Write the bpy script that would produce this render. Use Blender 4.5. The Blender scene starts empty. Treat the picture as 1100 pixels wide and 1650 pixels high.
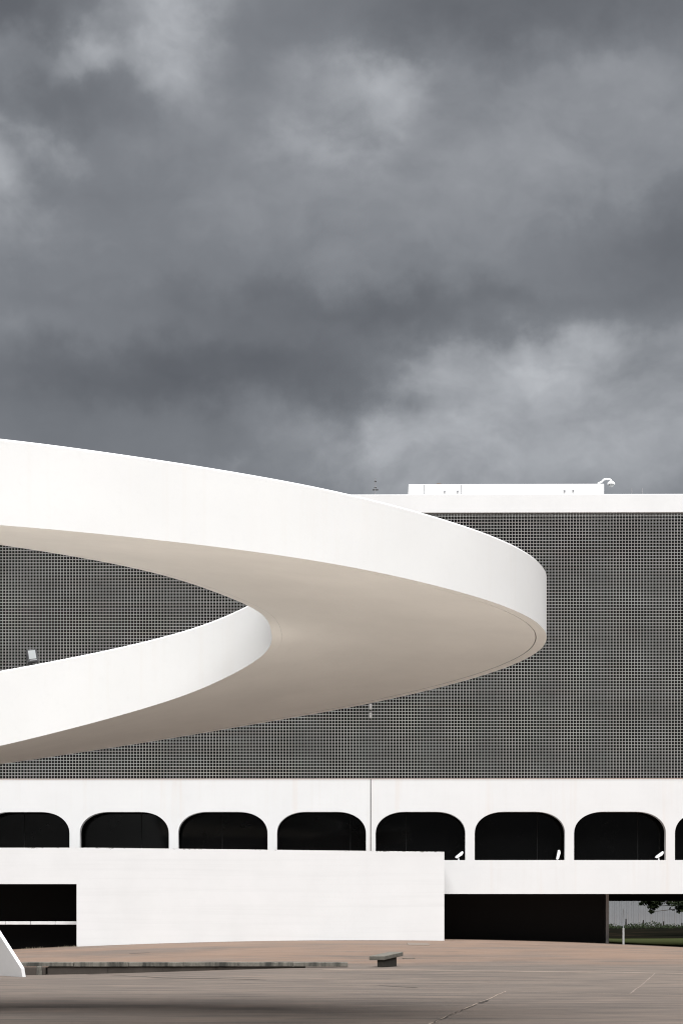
import bpy, bmesh, math, random
from mathutils import Vector, Matrix
random.seed(7)
R = math.radians
SC = bpy.context.scene
COL = SC.collection

# ------------------------------------------------------------------ camera, sky, sun, exposure
EYE = 2.2                      # eye height over the near paving (metres)
FPX, CX, CY = 3300.0, 550.0, 825.0   # focal length and centre in photograph pixels
HZ = 1470.0                    # horizon row in the photograph
cam_data = bpy.data.cameras.new('camera')
cam = bpy.data.objects.new('camera', cam_data)
COL.objects.link(cam)
cam.location = (0, 0, EYE)
cam.rotation_euler = (R(90), 0, 0)
cam_data.sensor_fit = 'HORIZONTAL'
cam_data.sensor_width = 24.0
cam_data.lens = 24.0 * FPX / 1100.0
cam_data.shift_y = (HZ - CY) / 1100.0
cam_data.clip_start = 0.5
cam_data.clip_end = 6000
SC.camera = cam

SUN_EL, SUN_AZ = 66.0, 10.0    # azimuth: degrees to the right, behind the camera
SUN_STRENGTH, EXPOSURE = 1.5, 2.55
sun_dir = Vector((math.sin(R(SUN_AZ)) * math.cos(R(SUN_EL)), -math.cos(R(SUN_AZ)) * math.cos(R(SUN_EL)), math.sin(R(SUN_EL))))
sl = bpy.data.lights.new('sun', 'SUN')
sl.energy = SUN_STRENGTH
sl.angle = R(60)
sl.color = (1.0, 1.0, 1.0)
so = bpy.data.objects.new('sun', sl)
COL.objects.link(so)
so.rotation_euler = sun_dir.to_track_quat('Z', 'Y').to_euler()

SC.view_settings.view_transform = 'Standard'
SC.view_settings.look = 'None'
SC.view_settings.gamma = 1.0
SC.view_settings.exposure = EXPOSURE
SC.view_settings.use_curve_mapping = False
SC.cycles.filter_width = 1.1
SC.cycles.max_bounces = 8
SC.cycles.diffuse_bounces = 5

world = bpy.data.worlds.new('World')
SC.world = world
world.use_nodes = True


class NT:
    """Tiny helper round a node tree."""
    def __init__(self, tree):
        self.t = tree
        self.t.nodes.clear()

    def n(self, kind, **kw):
        nd = self.t.nodes.new(kind)
        for k, v in kw.items():
            setattr(nd, k, v)
        return nd

    def put(self, sock, val):
        if isinstance(val, bpy.types.NodeSocket):
            self.t.links.new(val, sock)
        elif val is not None:
            sock.default_value = val

    def math(self, op, a, b=None, c=None, clamp=False):
        nd = self.n('ShaderNodeMath', operation=op, use_clamp=clamp)
        for i, v in enumerate((a, b, c)):
            if v is not None:
                self.put(nd.inputs[i], v)
        return nd.outputs[0]

    def vec(self, op, a, b=None, c=None):
        nd = self.n('ShaderNodeVectorMath', operation=op)
        for i, v in enumerate((a, b, c)):
            if v is not None:
                self.put(nd.inputs[i], v)
        return nd.outputs[1] if op in ('DOT_PRODUCT', 'LENGTH', 'DISTANCE') else nd.outputs[0]

    def noise(self, vec, scale, detail=4.0, rough=0.55, dist=0.0):
        nd = self.n('ShaderNodeTexNoise')
        self.put(nd.inputs['Vector'], vec)
        nd.inputs['Scale'].default_value = scale
        nd.inputs['Detail'].default_value = detail
        nd.inputs['Roughness'].default_value = rough
        nd.inputs['Distortion'].default_value = dist
        return nd

    def ramp(self, fac, stops):
        nd = self.n('ShaderNodeValToRGB')
        cr = nd.color_ramp
        while len(cr.elements) < len(stops):
            cr.elements.new(0.5)
        for e, (p, c) in zip(cr.elements, stops):
            e.position = p
            e.color = (c[0], c[1], c[2], 1) if isinstance(c, (tuple, list)) else (c, c, c, 1)
        self.put(nd.inputs[0], fac)
        return nd.outputs[0]

    def mix(self, fac, a, b, blend='MIX'):
        nd = self.n('ShaderNodeMix', data_type='RGBA', blend_type=blend)
        self.put(nd.inputs[0], fac)
        for s, v in ((nd.inputs[6], a), (nd.inputs[7], b)):
            if isinstance(v, (tuple, list)):
                v = (v[0], v[1], v[2], 1)
            self.put(s, v)
        return nd.outputs[2]

    def maprange(self, v, a, b, c=0.0, d=1.0, smooth=False):
        nd = self.n('ShaderNodeMapRange')
        if smooth:
            nd.interpolation_type = 'SMOOTHSTEP'
        self.put(nd.inputs[0], v)
        for i, x in enumerate((a, b, c, d)):
            nd.inputs[i + 1].default_value = x
        return nd.outputs[0]


def pix_dir(px, py):
    return Vector(((px - CX) / FPX, 1.0, (HZ - py) / FPX)).normalized()


def build_sky():
    T = NT(world.node_tree)
    out = T.n('ShaderNodeOutputWorld')
    bg = T.n('ShaderNodeBackground')
    bg.inputs[1].default_value = 0.1
    sky = T.n('ShaderNodeTexSky', sky_type='NISHITA')
    sky.sun_disc = False
    sky.sun_elevation = R(SUN_EL)
    sky.sun_rotation = R(180 - SUN_AZ)
    sky.air_density, sky.dust_density, sky.ozone_density = 1.0, 2.0, 1.0
    co = T.n('ShaderNodeTexCoord').outputs['Generated']
    d = T.vec('NORMALIZE', co)
    # the cloud deck: a stretched fractal over the whole sky
    warp = T.noise(d, 16.0, 5.0, 0.55)
    w = T.vec('SCALE', T.vec('SUBTRACT', warp.outputs['Color'], (0.5, 0.5, 0.5)))
    w.node.inputs['Scale'].default_value = 0.045
    dw = T.vec('ADD', d, w)
    db = T.vec('ADD', d, T.vec('MULTIPLY', T.vec('SUBTRACT', T.noise(d, 30.0, 5.0, 0.55).outputs['Color'], (0.5, 0.5, 0.5)), (.052, .052, .040)))
    st = T.vec('MULTIPLY', dw, (1.0, 1.0, 1.6))
    broad = T.noise(st, 5.0, 5.0, 0.5).outputs['Fac']
    fine = T.noise(st, 24.0, 5.0, 0.5).outputs['Fac']
    v = T.math('ADD', 0.47, T.math('MULTIPLY', T.math('SUBTRACT', broad, 0.5), 0.16))
    fine_c = T.math('SUBTRACT', fine, 0.5)
    v = T.math('ADD', v, T.math('MULTIPLY', fine_c, 0.10))
    # thin openings and heavy bellies of the cloud deck, each at its own bearing
    thin = [(295, 80, 52, 80, .19), (230, 60, 60, 60, .09), (115, 75, 58, 34, .20), (15, 275, 62, 76, .26), (200, 30, 140, 50, .08),
            (560, 165, 80, 72, .13), (630, 120, 66, 36, .12), (500, 245, 66, 32, .15), (600, 225, 40, 40, .07), (950, 170, 260, 130, .10),
            (690, 580, 52, 36, .17), (880, 575, 95, 52, .15), (800, 640, 70, 60, .07), (690, 735, 95, 60, .20), (560, 735, 60, 30, .14),
            (620, 680, 60, 40, .08), (980, 660, 300, 120, .17), (355, 747, 40, 20, .20), (5, 95, 30, 36, .12), (450, 725, 60, 34, .08),
            (60, 480, 120, 60, .04), (480, 340, 300, 90, .06), (780, 720, 60, 60, .05), (1060, 720, 140, 90, .07)]
    thick = [(850, 10, 260, 62, .20), (40, 10, 110, 46, .20), (60, 165, 140, 44, .13), (1090, 385, 150, 62, .16),
             (820, 500, 330, 40, .13), (350, 485, 350, 30, .07), (310, 605, 330, 46, .20), (100, 690, 260, 50, .08),
             (520, 545, 300, 34, .08), (440, 30, 70, 60, .03), (130, 300, 120, 60, .03), (240, 770, 120, 30, .05),
             (730, 170, 70, 60, .04), (930, 585, 40, 22, .07), (600, 640, 60, 30, .05)]
    thin = [(a, b, c * 1.08, e * 1.08, f * .82) for a, b, c, e, f in thin]
    lump = T.math('ADD', 0.78, T.math('MULTIPLY', fine_c, 1.9))
    for lst, sg in ((thin, 1.0), (thick, -1.0)):
        acc = None
        for px, py, rx, ry, amp in lst:
            c = pix_dir(px, py)
            q = T.vec('MULTIPLY', T.vec('SUBTRACT', db, tuple(c)), (FPX / rx, FPX / max(rx, ry), FPX / ry))
            g = T.math('POWER', math.e, T.math('MULTIPLY', T.math('POWER', T.vec('DOT_PRODUCT', q, q), 1.35), -0.75))
            g = T.math('MULTIPLY', g, amp)
            acc = g if acc is None else T.math('ADD', acc, g)
        if sg > 0:
            acc = T.math('MULTIPLY', acc, lump)
        v = T.math('ADD', v, T.math('MULTIPLY', acc, sg))
    k = SKY_GAIN
    cloud = T.ramp(v, [(0.0, (.050 * k, .053 * k, .059 * k)), (0.22, (.088 * k, .092 * k, .101 * k)),
                       (0.47, (.189 * k, .198 * k, .2135 * k)), (0.72, (.395 * k, .408 * k, .43 * k)),
                       (1.0, (.66 * k, .68 * k, .70 * k))])
    cloud10 = T.vec('SCALE', cloud)
    cloud10.node.inputs['Scale'].default_value = 10.0
    col = T.mix(0.992, sky.outputs[0], cloud10)
    T.put(bg.inputs[0], col)
    T.put(out.inputs[0], bg.outputs[0])


SKY_GAIN = 0.180
build_sky()

# ------------------------------------------------------------------ object helpers
def link(o, parent=None):
    COL.objects.link(o)
    if parent is not None:
        o.parent = parent
    return o


def tag(o, label=None, cat=None, group=None, kind=None):
    for k, v in (('label', label), ('category', cat), ('group', group), ('kind', kind)):
        if v:
            o[k] = v
    return o


def empty(name, loc=(0, 0, 0), rz=0.0, **kw):
    o = bpy.data.objects.new(name, None)
    o.location = loc
    o.rotation_euler = (0, 0, rz)
    o.empty_display_size = 0.3
    link(o)
    return tag(o, **kw)


class MB:
    """Collects vertices and faces of ONE mesh."""
    def __init__(self):
        self.v, self.f = [], []

    def add(self, vs, fs):
        b = len(self.v)
        self.v += [tuple(p) for p in vs]
        self.f += [tuple(b + i for i in f) for f in fs]
        return self

    def box(self, x0, x1, y0, y1, z0, z1, M=None):
        vs = [Vector(p) for p in ((x0, y0, z0), (x1, y0, z0), (x1, y1, z0), (x0, y1, z0),
                                  (x0, y0, z1), (x1, y0, z1), (x1, y1, z1), (x0, y1, z1))]
        if M is not None:
            vs = [M @ p for p in vs]
        return self.add(vs, [(0, 3, 2, 1), (4, 5, 6, 7), (0, 1, 5, 4), (1, 2, 6, 5), (2, 3, 7, 6), (3, 0, 4, 7)])

    def tube(self, pts, rad, n=8, caps=True):
        pts = [Vector(p) for p in pts]
        if not isinstance(rad, (list, tuple)):
            rad = [rad] * len(pts)
        vs, fs = [], []
        for i, p in enumerate(pts):
            t = (pts[min(i + 1, len(pts) - 1)] - pts[max(i - 1, 0)]).normalized()
            a = t.orthogonal().normalized()
            if i and abs(t.dot(pa)) < 0.98:
                a = (pa - t * pa.dot(t)).normalized()
            pa = a
            b = t.cross(a)
            for k in range(n):
                an = 2 * math.pi * k / n
                vs.append(p + (a * math.cos(an) + b * math.sin(an)) * rad[i])
        for i in range(len(pts) - 1):
            for k in range(n):
                k2 = (k + 1) % n
                fs.append((i * n + k, i * n + k2, (i + 1) * n + k2, (i + 1) * n + k))
        if caps:
            fs.append(tuple(range(n - 1, -1, -1)))
            fs.append(tuple((len(pts) - 1) * n + k for k in range(n)))
        return self.add(vs, fs)

    def lathe(self, prof, n=16, M=None):
        vs, fs = [], []
        for r, z in prof:
            for k in range(n):
                a = 2 * math.pi * k / n
                p = Vector((r * math.cos(a), r * math.sin(a), z))
                vs.append(M @ p if M is not None else p)
        for i in range(len(prof) - 1):
            for k in range(n):
                k2 = (k + 1) % n
                fs.append((i * n + k, i * n + k2, (i + 1) * n + k2, (i + 1) * n + k))
        fs.append(tuple(range(n - 1, -1, -1)))
        fs.append(tuple((len(prof) - 1) * n + k for k in range(n)))
        return self.add(vs, fs)

    def prism(self, poly, y0, y1, M=None):
        """polygon in x,z swept along y"""
        n = len(poly)
        vs = [Vector((x, y0, z)) for x, z in poly] + [Vector((x, y1, z)) for x, z in poly]
        if M is not None:
            vs = [M @ p for p in vs]
        fs = [tuple(range(n)), tuple(range(2 * n - 1, n - 1, -1))]
        fs += [(i, i + n, (i + 1) % n + n, (i + 1) % n) for i in range(n)]
        return self.add(vs, fs)

    def build(self, name, mat, parent=None, smooth=False, bevel=0.0, seg=2, auto=None):
        me = bpy.data.meshes.new(name)
        me.from_pydata(self.v, [], self.f)
        me.validate()
        bm = bmesh.new()
        bm.from_mesh(me)
        bmesh.ops.recalc_face_normals(bm, faces=bm.faces)
        if bevel:
            bmesh.ops.bevel(bm, geom=[e for e in bm.edges if e.is_manifold and e.calc_face_angle(0) > 0.5],
                            offset=bevel, segments=seg, affect='EDGES', profile=0.5)
        if auto is not None:
            for f in bm.faces:
                f.smooth = True
            for e in bm.edges:
                if e.is_manifold and e.calc_face_angle(0) > R(auto):
                    e.smooth = False
        elif smooth:
            for f in bm.faces:
                f.smooth = True
        bm.to_mesh(me)
        bm.free()
        for m in (mat if isinstance(mat, list) else [mat]):
            me.materials.append(m)
        o = bpy.data.objects.new(name, me)
        return link(o, parent)


# ------------------------------------------------------------------ materials
def material(name, fn):
    m = bpy.data.materials.new(name)
    m.use_nodes = True
    T = NT(m.node_tree)
    out = T.n('ShaderNodeOutputMaterial')
    b = T.n('ShaderNodeBsdfPrincipled')
    T.put(out.inputs[0], b.outputs[0])
    fn(T, b)
    return m


def objco(T):
    return T.n('ShaderNodeTexCoord').outputs['Object']


def bump(T, b, h, strength, dist=0.02):
    nd = T.n('ShaderNodeBump')
    nd.inputs['Strength'].default_value = strength
    nd.inputs['Distance'].default_value = dist
    T.put(nd.inputs['Height'], h)
    T.put(b.inputs['Normal'], nd.outputs[0])


def flat(name, col, rough=0.6, metal=0.0, var=0.12, scale=6.0):
    def fn(T, b):
        co = objco(T)
        n = T.noise(co, scale, 5.0, 0.6).outputs['Fac']
        c = T.mix(n, tuple(x * (1 - var) for x in col), tuple(min(1, x * (1 + var)) for x in col))
        T.put(b.inputs['Base Color'], c)
        b.inputs['Roughness'].default_value = rough
        b.inputs['Metallic'].default_value = metal
        b.inputs['Specular IOR Level'].default_value = 0.5 if rough < 0.6 else 0.15
    return material(name, fn)


def white_paint(name, base=(0.80, 0.80, 0.79), drip=0.0, boards=0.0, patch=0.05, grime=None, rust=0.0):
    """weathered white masonry paint; drip = vertical rain streaks, boards = shutter-board lines,
    grime = (z_top, depth) of a mould fringe hanging from a top edge"""
    def fn(T, b):
        co = objco(T)
        big = T.noise(co, 0.55, 5.0, 0.6).outputs['Fac']
        small = T.noise(co, 9.0, 5.0, 0.6).outputs['Fac']
        col = T.mix(T.maprange(big, 0.35, 0.7), base, tuple(c * (1 - patch) for c in base))
        col = T.mix(T.math('MULTIPLY', T.maprange(small, 0.55, 0.8), 0.35), col, tuple(c * .9 for c in base))
        if drip:
            sv = T.vec('MULTIPLY', co, (3.2, 3.2, 0.10))
            s = T.noise(sv, 1.6, 5.0, 0.65).outputs['Fac']
            sv2 = T.vec('MULTIPLY', co, (0.45, 0.45, 0.25))
            s2 = T.noise(sv2, 1.0, 3.0, 0.5).outputs['Fac']
            k = T.math('MULTIPLY', T.maprange(s, 0.5, 0.78), T.maprange(s2, 0.38, 0.62))
            col = T.mix(T.math('MULTIPLY', k, drip), col, (0.50, 0.44, 0.38))
        if rust:
            rv = T.vec('MULTIPLY', co, (0.9, 0.9, 0.05))
            r = T.noise(rv, 1.3, 3.0, 0.6).outputs['Fac']
            col = T.mix(T.math('MULTIPLY', T.maprange(r, 0.6, 0.75), rust), col, (0.55, 0.40, 0.30))
        if boards:
            z = T.n('ShaderNodeSeparateXYZ')
            T.put(z.inputs[0], co)
            wav = T.noise(T.vec('MULTIPLY', co, (0.06, 0.06, 3.4)), 1.0, 4.0, 0.7).outputs['Fac']
            col = T.mix(T.math('MULTIPLY', T.maprange(wav, 0.5, 0.68), boards), col, tuple(c * .78 for c in base))
        if grime:
            zt, dep = grime
            z = T.n('ShaderNodeSeparateXYZ')
            T.put(z.inputs[0], co)
            lean = T.math('MULTIPLY', T.math('MAXIMUM', T.math('ADD', z.outputs[0], 11.6), 0.0), 0.0119)   # the top edge falls to the right
            g = T.maprange(T.math('ADD', z.outputs[2], lean), zt - dep, zt + 0.02)
            spots = T.noise(T.vec('MULTIPLY', co, (2.2, 2.2, 4.5)), 2.0, 6.0, 0.75).outputs['Fac']
            cl = T.noise(co, 0.5, 2.0, 0.5).outputs['Fac']
            thr = T.math('SUBTRACT', 0.87, T.math('MULTIPLY', g, T.maprange(cl, 0.3, 0.6, 0.22, 0.42)))
            k = T.math('MULTIPLY', T.math('SUBTRACT', spots, thr), 14.0, clamp=True)
            col = T.mix(T.math('MULTIPLY', k, 0.85), col, (0.10, 0.095, 0.085))
        T.put(b.inputs['Base Color'], col)
        b.inputs['Roughness'].default_value = 0.7
        b.inputs['Specular IOR Level'].default_value = 0.25
        bump(T, b, T.noise(co, 30.0, 4.0, 0.6).outputs['Fac'], 0.08, 0.01)
    return material(name, fn)


def paving_fn(T, b):
    co = objco(T)
    sx = T.n('ShaderNodeSeparateXYZ')
    T.put(sx.inputs[0], co)
    red, grey = (0.166, 0.112, 0.082), (0.126, 0.102, 0.085)
    edge = T.math('ADD', sx.outputs[1], T.math('MULTIPLY', T.math('SUBTRACT', T.noise(co, 0.12, 4.0, 0.6).outputs['Fac'], .5), 16.0))
    zone = T.maprange(edge, 72.0, 80.0, smooth=True)
    pale = T.maprange(sx.outputs[1], 39.6, 37.5, smooth=True)  # unseen near paving made pale to bounce light onto the ramp underside
    grey = T.mix(pale, grey, (0.66, 0.62, 0.56))
    col = T.mix(zone, grey, red)
    near_dark = T.maprange(edge, 60.0, 50.0, smooth=True)  # ground grows darker towards the camera
    near_dark = T.math('MULTIPLY', near_dark, T.math('SUBTRACT', 1.0, pale))
    col = T.mix(T.math('MULTIPLY', near_dark, 0.25), col, (0.070, 0.054, 0.047))
    blot = T.noise(T.vec('MULTIPLY', co, (0.35, 1.0, 1.0)), 0.42, 6.0, 0.62).outputs['Fac']
    col = T.mix(T.math('MULTIPLY', T.maprange(blot, 0.47, 0.60), 0.75), col, (0.110, 0.090, 0.077))
    blot2 = T.noise(T.vec('MULTIPLY', co, (0.5, 1.0, 1.0)), 1.1, 6.0, 0.65).outputs['Fac']
    col = T.mix(T.math('MULTIPLY', T.maprange(blot2, 0.5, 0.72), 0.35), col, (0.205, 0.150, 0.118))
    streak = T.noise(T.vec('MULTIPLY', co, (0.16, 1.3, 1.0)), 1.5, 6.0, 0.68).outputs['Fac']
    near = T.maprange(sx.outputs[1], 84.0, 60.0, 0.28, 0.85)
    col = T.mix(T.math('MULTIPLY', T.maprange(streak, 0.46, 0.60), near), col, (0.060, 0.052, 0.047))
    spill = T.noise(T.vec('MULTIPLY', co, (0.6, 1.0, 1.0)), 0.21, 5.0, 0.7).outputs['Fac']
    col = T.mix(T.math('MULTIPLY', T.maprange(spill, 0.52, 0.58), 0.32), col, (0.075, 0.062, 0.054))
    grit = T.noise(co, 12.0, 5.0, 0.7).outputs['Fac']
    col = T.mix(T.math('MULTIPLY', T.maprange(grit, 0.45, 0.75), 0.35), col, (0.10, 0.082, 0.072))
    T.put(b.inputs['Base Color'], col)
    b.inputs['Roughness'].default_value = 0.85
    b.inputs['Specular IOR Level'].default_value = 0.2
    bump(T, b, T.noise(co, 8.0, 6.0, 0.7).outputs['Fac'], 0.25, 0.03)


def lichen_fn(T, b):
    co = objco(T)
    n = T.noise(T.vec('MULTIPLY', co, (2.0, 2.0, 0.45)), 1.3, 6.0, 0.72).outputs['Fac']
    m = T.noise(co, 11.0, 5.0, 0.7).outputs['Fac']
    col = T.mix(T.maprange(m, 0.35, 0.7), (0.150, 0.138, 0.116), (0.10, 0.093, 0.079))
    col = T.mix(T.maprange(n, 0.42, 0.60), col, (0.030, 0.029, 0.024))
    T.put(b.inputs['Base Color'], col)
    b.inputs['Roughness'].default_value = 0.9
    bump(T, b, m, 0.35, 0.02)


def lattice_fn(T, b):
    co = objco(T)
    big = T.noise(T.vec('MULTIPLY', co, (0.5, 0.5, 0.9)), 0.8, 5.0, 0.65).outputs['Fac']
    col = T.mix(T.maprange(big, 0.35, 0.68), (0.31, 0.315, 0.31), (0.24, 0.24, 0.235))
    row = T.noise(T.vec('MULTIPLY', co, (0.05, 0.05, 6.0)), 1.2, 3.0, 0.6).outputs['Fac']
    col = T.mix(T.math('MULTIPLY', T.maprange(row, 0.52, 0.75), 0.35), col, (0.24, 0.18, 0.145))
    sp = T.noise(co, 3.5, 4.0, 0.7).outputs['Fac']
    col = T.mix(T.math('MULTIPLY', T.maprange(sp, 0.55, 0.75), 0.35), col, (0.17, 0.15, 0.13))
    T.put(b.inputs['Base Color'], col)
    b.inputs['Roughness'].default_value = 0.9
    b.inputs['Specular IOR Level'].default_value = 0.1


def glass_fn(T, b):
    co = objco(T)
    n = T.noise(co, 1.2, 4.0, 0.6).outputs['Fac']
    T.put(b.inputs['Base Color'], T.mix(n, (0.002, 0.002, 0.002), (0.004, 0.004, 0.004)))
    b.inputs['Roughness'].default_value = 0.04
    b.inputs['Specular IOR Level'].default_value = 0.12


def grass_fn(T, b):
    co = objco(T)
    n = T.noise(co, 0.9, 5.0, 0.65).outputs['Fac']
    T.put(b.inputs['Base Color'], T.mix(n, (0.020, 0.026, 0.010), (0.046, 0.050, 0.022)))
    b.inputs['Roughness'].default_value = 0.95
    b.inputs['Specular IOR Level'].default_value = 0.0


def bank_fn(T, b):
    co = objco(T)
    n = T.noise(T.vec('MULTIPLY', co, (0.4, 1, 1)), 0.45, 6.0, 0.65).outputs['Fac']
    col = T.mix(T.maprange(n, 0.42, 0.6), (0.0035, 0.004, 0.003), (0.008, 0.007, 0.005))  # near-black earth: the trees' shade is put into this colour
    col = T.mix(T.maprange(n, 0.60, 0.70), col, (0.030, 0.018, 0.012))
    T.put(b.inputs['Base Color'], col)
    b.inputs['Roughness'].default_value = 0.95
    b.inputs['Specular IOR Level'].default_value = 0.0


def leaf_fn(T, b):
    co = objco(T)
    n = T.noise(co, 1.6, 4.0, 0.6).outputs['Fac']
    T.put(b.inputs['Base Color'], T.mix(T.maprange(n, 0.35, 0.65), (0.006, 0.010, 0.004), (0.020, 0.027, 0.011)))
    b.inputs['Roughness'].default_value = 0.7
    b.inputs['Specular IOR Level'].default_value = 0.08


M = {
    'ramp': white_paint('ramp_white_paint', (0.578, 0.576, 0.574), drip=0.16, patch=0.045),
    'soffit': white_paint('soffit_bounce_tint', (0.905, 0.865, 0.815), patch=0.07, drip=0.03),  # white paint lightened and warmed, with light bounced off the ground put in
    'facade': white_paint('facade_white_paint', (0.622, 0.620, 0.618), drip=0.16, rust=0.16, patch=0.04),
    'terrace': white_paint('terrace_white_paint', (0.622, 0.620, 0.618), boards=0.24, patch=0.05, grime=(5.217, 0.24)),
    'roof': white_paint('roof_white_paint', (0.635, 0.633, 0.63), drip=0.06, patch=0.05),
    'plain': white_paint('plain_white_paint', (0.68, 0.68, 0.68), patch=0.08),
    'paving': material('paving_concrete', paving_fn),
    'stone': material('lichen_concrete', lichen_fn),
    'dome': white_paint('dome_white_paint', (0.80, 0.82, 0.81), patch=0.03),
    'stone_light': flat('weathered_concrete', (0.118, 0.110, 0.095), 0.9, var=0.45, scale=7.0),
    'post_white': flat('dull_white_paint', (0.36, 0.36, 0.35), 0.7, var=.25),
    'block': flat('stained_concrete', (0.052, 0.044, 0.038), 0.95, var=0.45, scale=2.0),
    'lattice': material('lattice_concrete', lattice_fn),
    'glass': material('dark_tinted_glass', glass_fn),
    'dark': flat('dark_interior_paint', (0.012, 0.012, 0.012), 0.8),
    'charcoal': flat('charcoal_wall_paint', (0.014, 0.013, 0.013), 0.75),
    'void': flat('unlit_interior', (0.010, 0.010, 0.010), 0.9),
    'black': flat('black_metal', (0.018, 0.018, 0.020), 0.45),
    'lens': flat('pale_lamp_glass', (0.30, 0.315, 0.32), 0.15),
    'metal': flat('white_metal', (0.80, 0.80, 0.80), 0.4),
    'lampgrey': flat('dull_grey_metal', (.30, .29, .28), .7),
    'greymetal': flat('grey_metal', (0.20, 0.20, 0.21), 0.5),
    'joint': flat('joint_mortar', (0.235, 0.19, 0.155), 0.9, var=0.3),
    'faint_joint': flat('faint_joint', (0.17, 0.14, 0.12), 0.9, var=0.3),
    'crack': flat('tarred_joint', (0.055, 0.047, 0.042), 0.9, var=0.3),
    'fence': flat('pale_sheet_metal', (0.195, 0.20, 0.207), 0.7, var=0.08, scale=1.5),
    'post': flat('dark_timber', (0.03, 0.027, 0.025), 0.9),
    'bark': flat('bark', (0.10, 0.080, 0.062), 0.95, var=0.35),
    'grass': material('grass', grass_fn),
    'bank': material('earth_bank', bank_fn),
    'leaf': material('leaf', leaf_fn),
    'rustbox': flat('brown_box_paint', (0.16, 0.12, 0.09), 0.8),
}

# ------------------------------------------------------------------ ground
def smooth(a, b, t):
    t = max(0.0, min(1.0, (t - a) / (b - a)))
    return t * t * (3 - 2 * t)


def ground_z(x, y):
    low = 0.27 * smooth(-11.5, 1.0, x) * smooth(62, 71, y)
    top = 0.88 - 0.0017 * (max(-17, min(17, x)) - 1.0) ** 2
    t = max(0.0, min(1.0, (y - 76) / 20.5))
    z = low + (top - low) * (0.25 * t + 0.75 * t * t * (3 - 2 * t))
    if y > 124:
        z += 0.45 * smooth(124, 176, y)
    return z


def ground_at(px, py):
    """where the ray through a photograph pixel meets the ground (for placing things)"""
    y = 30.0
    while y < 400:
        if EYE + (HZ - py) / FPX * y <= ground_z((px - CX) / FPX * y, y):
            break
        y += 0.05
    x = (px - CX) / FPX * y
    return Vector((x, y, ground_z(x, y)))


def frange(a, b, s):
    n = int(round((b - a) / s))
    return [a + (b - a) * i / n for i in range(n + 1)]


xs = [-3000, -1200, -500, -220, -110, -70] + frange(-45, 45, 1.0) + [70, 110, 220, 500, 1200, 3000]
ys = [-3000, -1200, -400, -120, -40, 0, 15] + frange(25, 190, 1.0) + [210, 260, 400, 900, 3000]
g = MB()
g.v = [(x, y, ground_z(x, y)) for y in ys for x in xs]
W = len(xs)
g.f = [(j * W + i, j * W + i + 1, (j + 1) * W + i + 1, (j + 1) * W + i) for j in range(len(ys) - 1) for i in range(W - 1)]
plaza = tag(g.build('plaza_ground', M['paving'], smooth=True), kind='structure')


def sheet(name, mat, x0, x1, y0, y1, lift, step=2.0, kind='structure', jag=0.0):
    m = MB()
    X, Y = frange(x0, x1, step), frange(y0, y1, step)
    for j, y in enumerate(Y):
        for i, x in enumerate(X):
            yy = y + (random.uniform(-jag, jag) if j in (0, len(Y) - 1) else 0)
            m.v.append((x, yy, ground_z(x, yy) + lift))
    w = len(X)
    m.f = [(j * w + i, j * w + i + 1, (j + 1) * w + i + 1, (j + 1) * w + i) for j in range(len(Y) - 1) for i in range(w - 1)]
    return tag(m.build(name, mat, smooth=True), kind=kind)


lawn = sheet('lawn', M['grass'], 12.5, 60, 103, 133, 0.012, 1.0, jag=0.25)
bank = sheet('earth_bank', M['bank'], 10, 70, 132, 179, 0.03, 1.0, jag=0.6)


def joint(pts_px, width, mat, jitter=0.0, lift=0.006):
    pts = []
    P = [ground_at(*p) for p in pts_px]
    for a, b in zip(P, P[1:]):
        n = max(2, int((b - a).length / 0.5))
        pts += [a + (b - a) * (i / n) for i in range(n)]
    pts.append(P[-1])
    m = MB()
    for i, p in enumerate(pts):
        t = pts[min(i + 1, len(pts) - 1)] - pts[max(i - 1, 0)]
        nrm = Vector((-t.y, t.x, 0)).normalized()
        w = width * random.uniform(0.6, 1.3)
        o = nrm * random.uniform(-jitter, jitter)
        for s in (-1, 1):
            q = p + o + nrm * (s * w / 2)
            m.v.append((q.x, q.y, ground_z(q.x, q.y) + lift))
    m.f = [(2 * i, 2 * i + 1, 2 * i + 3, 2 * i + 2) for i in range(len(pts) - 1)]
    return tag(m.build('paving_joint', mat, plaza), kind='structure')


joint([(520, 1563.5), (700, 1564.5), (900, 1567), (1130, 1570)], 0.22, M['joint'], 0.02)
joint([(690, 1652), (745, 1628), (786, 1611), (815, 1598)], 0.04, M['joint'], 0.02)
joint([(698, 1649), (742, 1630), (766, 1620)], 0.035, M['crack'], 0.03, 0.010)
joint([(772, 1617.5), (783, 1613)], 0.10, M['crack'], 0.04, 0.014)
joint([(1015, 1602), (1038, 1584), (1055, 1569)], 0.05, M['faint_joint'], 0.02)
joint([(610, 1589), (672, 1592.5)], 0.12, M['crack'], 0.03)
joint([(815, 1598), (960, 1602), (1130, 1606)], 0.06, M['joint'], 0.03)
joint([(140, 1571), (260, 1576.5), (430, 1580)], 0.11, M['crack'], 0.04)
joint([(208, 1537.5), (241, 1536)], 0.22, M['crack'], 0.03)
joint([(560, 1590), (420, 1588), (330, 1586)], 0.05, M['joint'], 0.03)

# ------------------------------------------------------------------ the library building
YAW = R(0.6)
FY = 100.0
lib = empty('library_building', (0, FY, 0), -YAW,
            label='long white library building with a fine dark lattice front above a row of arches', cat='building')


def fu(px, v=0.0):
    """photograph column -> distance along the front (v metres behind its face)"""
    t = (px - CX) / FPX
    return (t * (FY + v * math.cos(YAW)) - v * math.sin(YAW)) / (math.cos(YAW) + t * math.sin(YAW))


def fz(py, d=FY):
    return EYE + (HZ - py) * d / FPX


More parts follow.
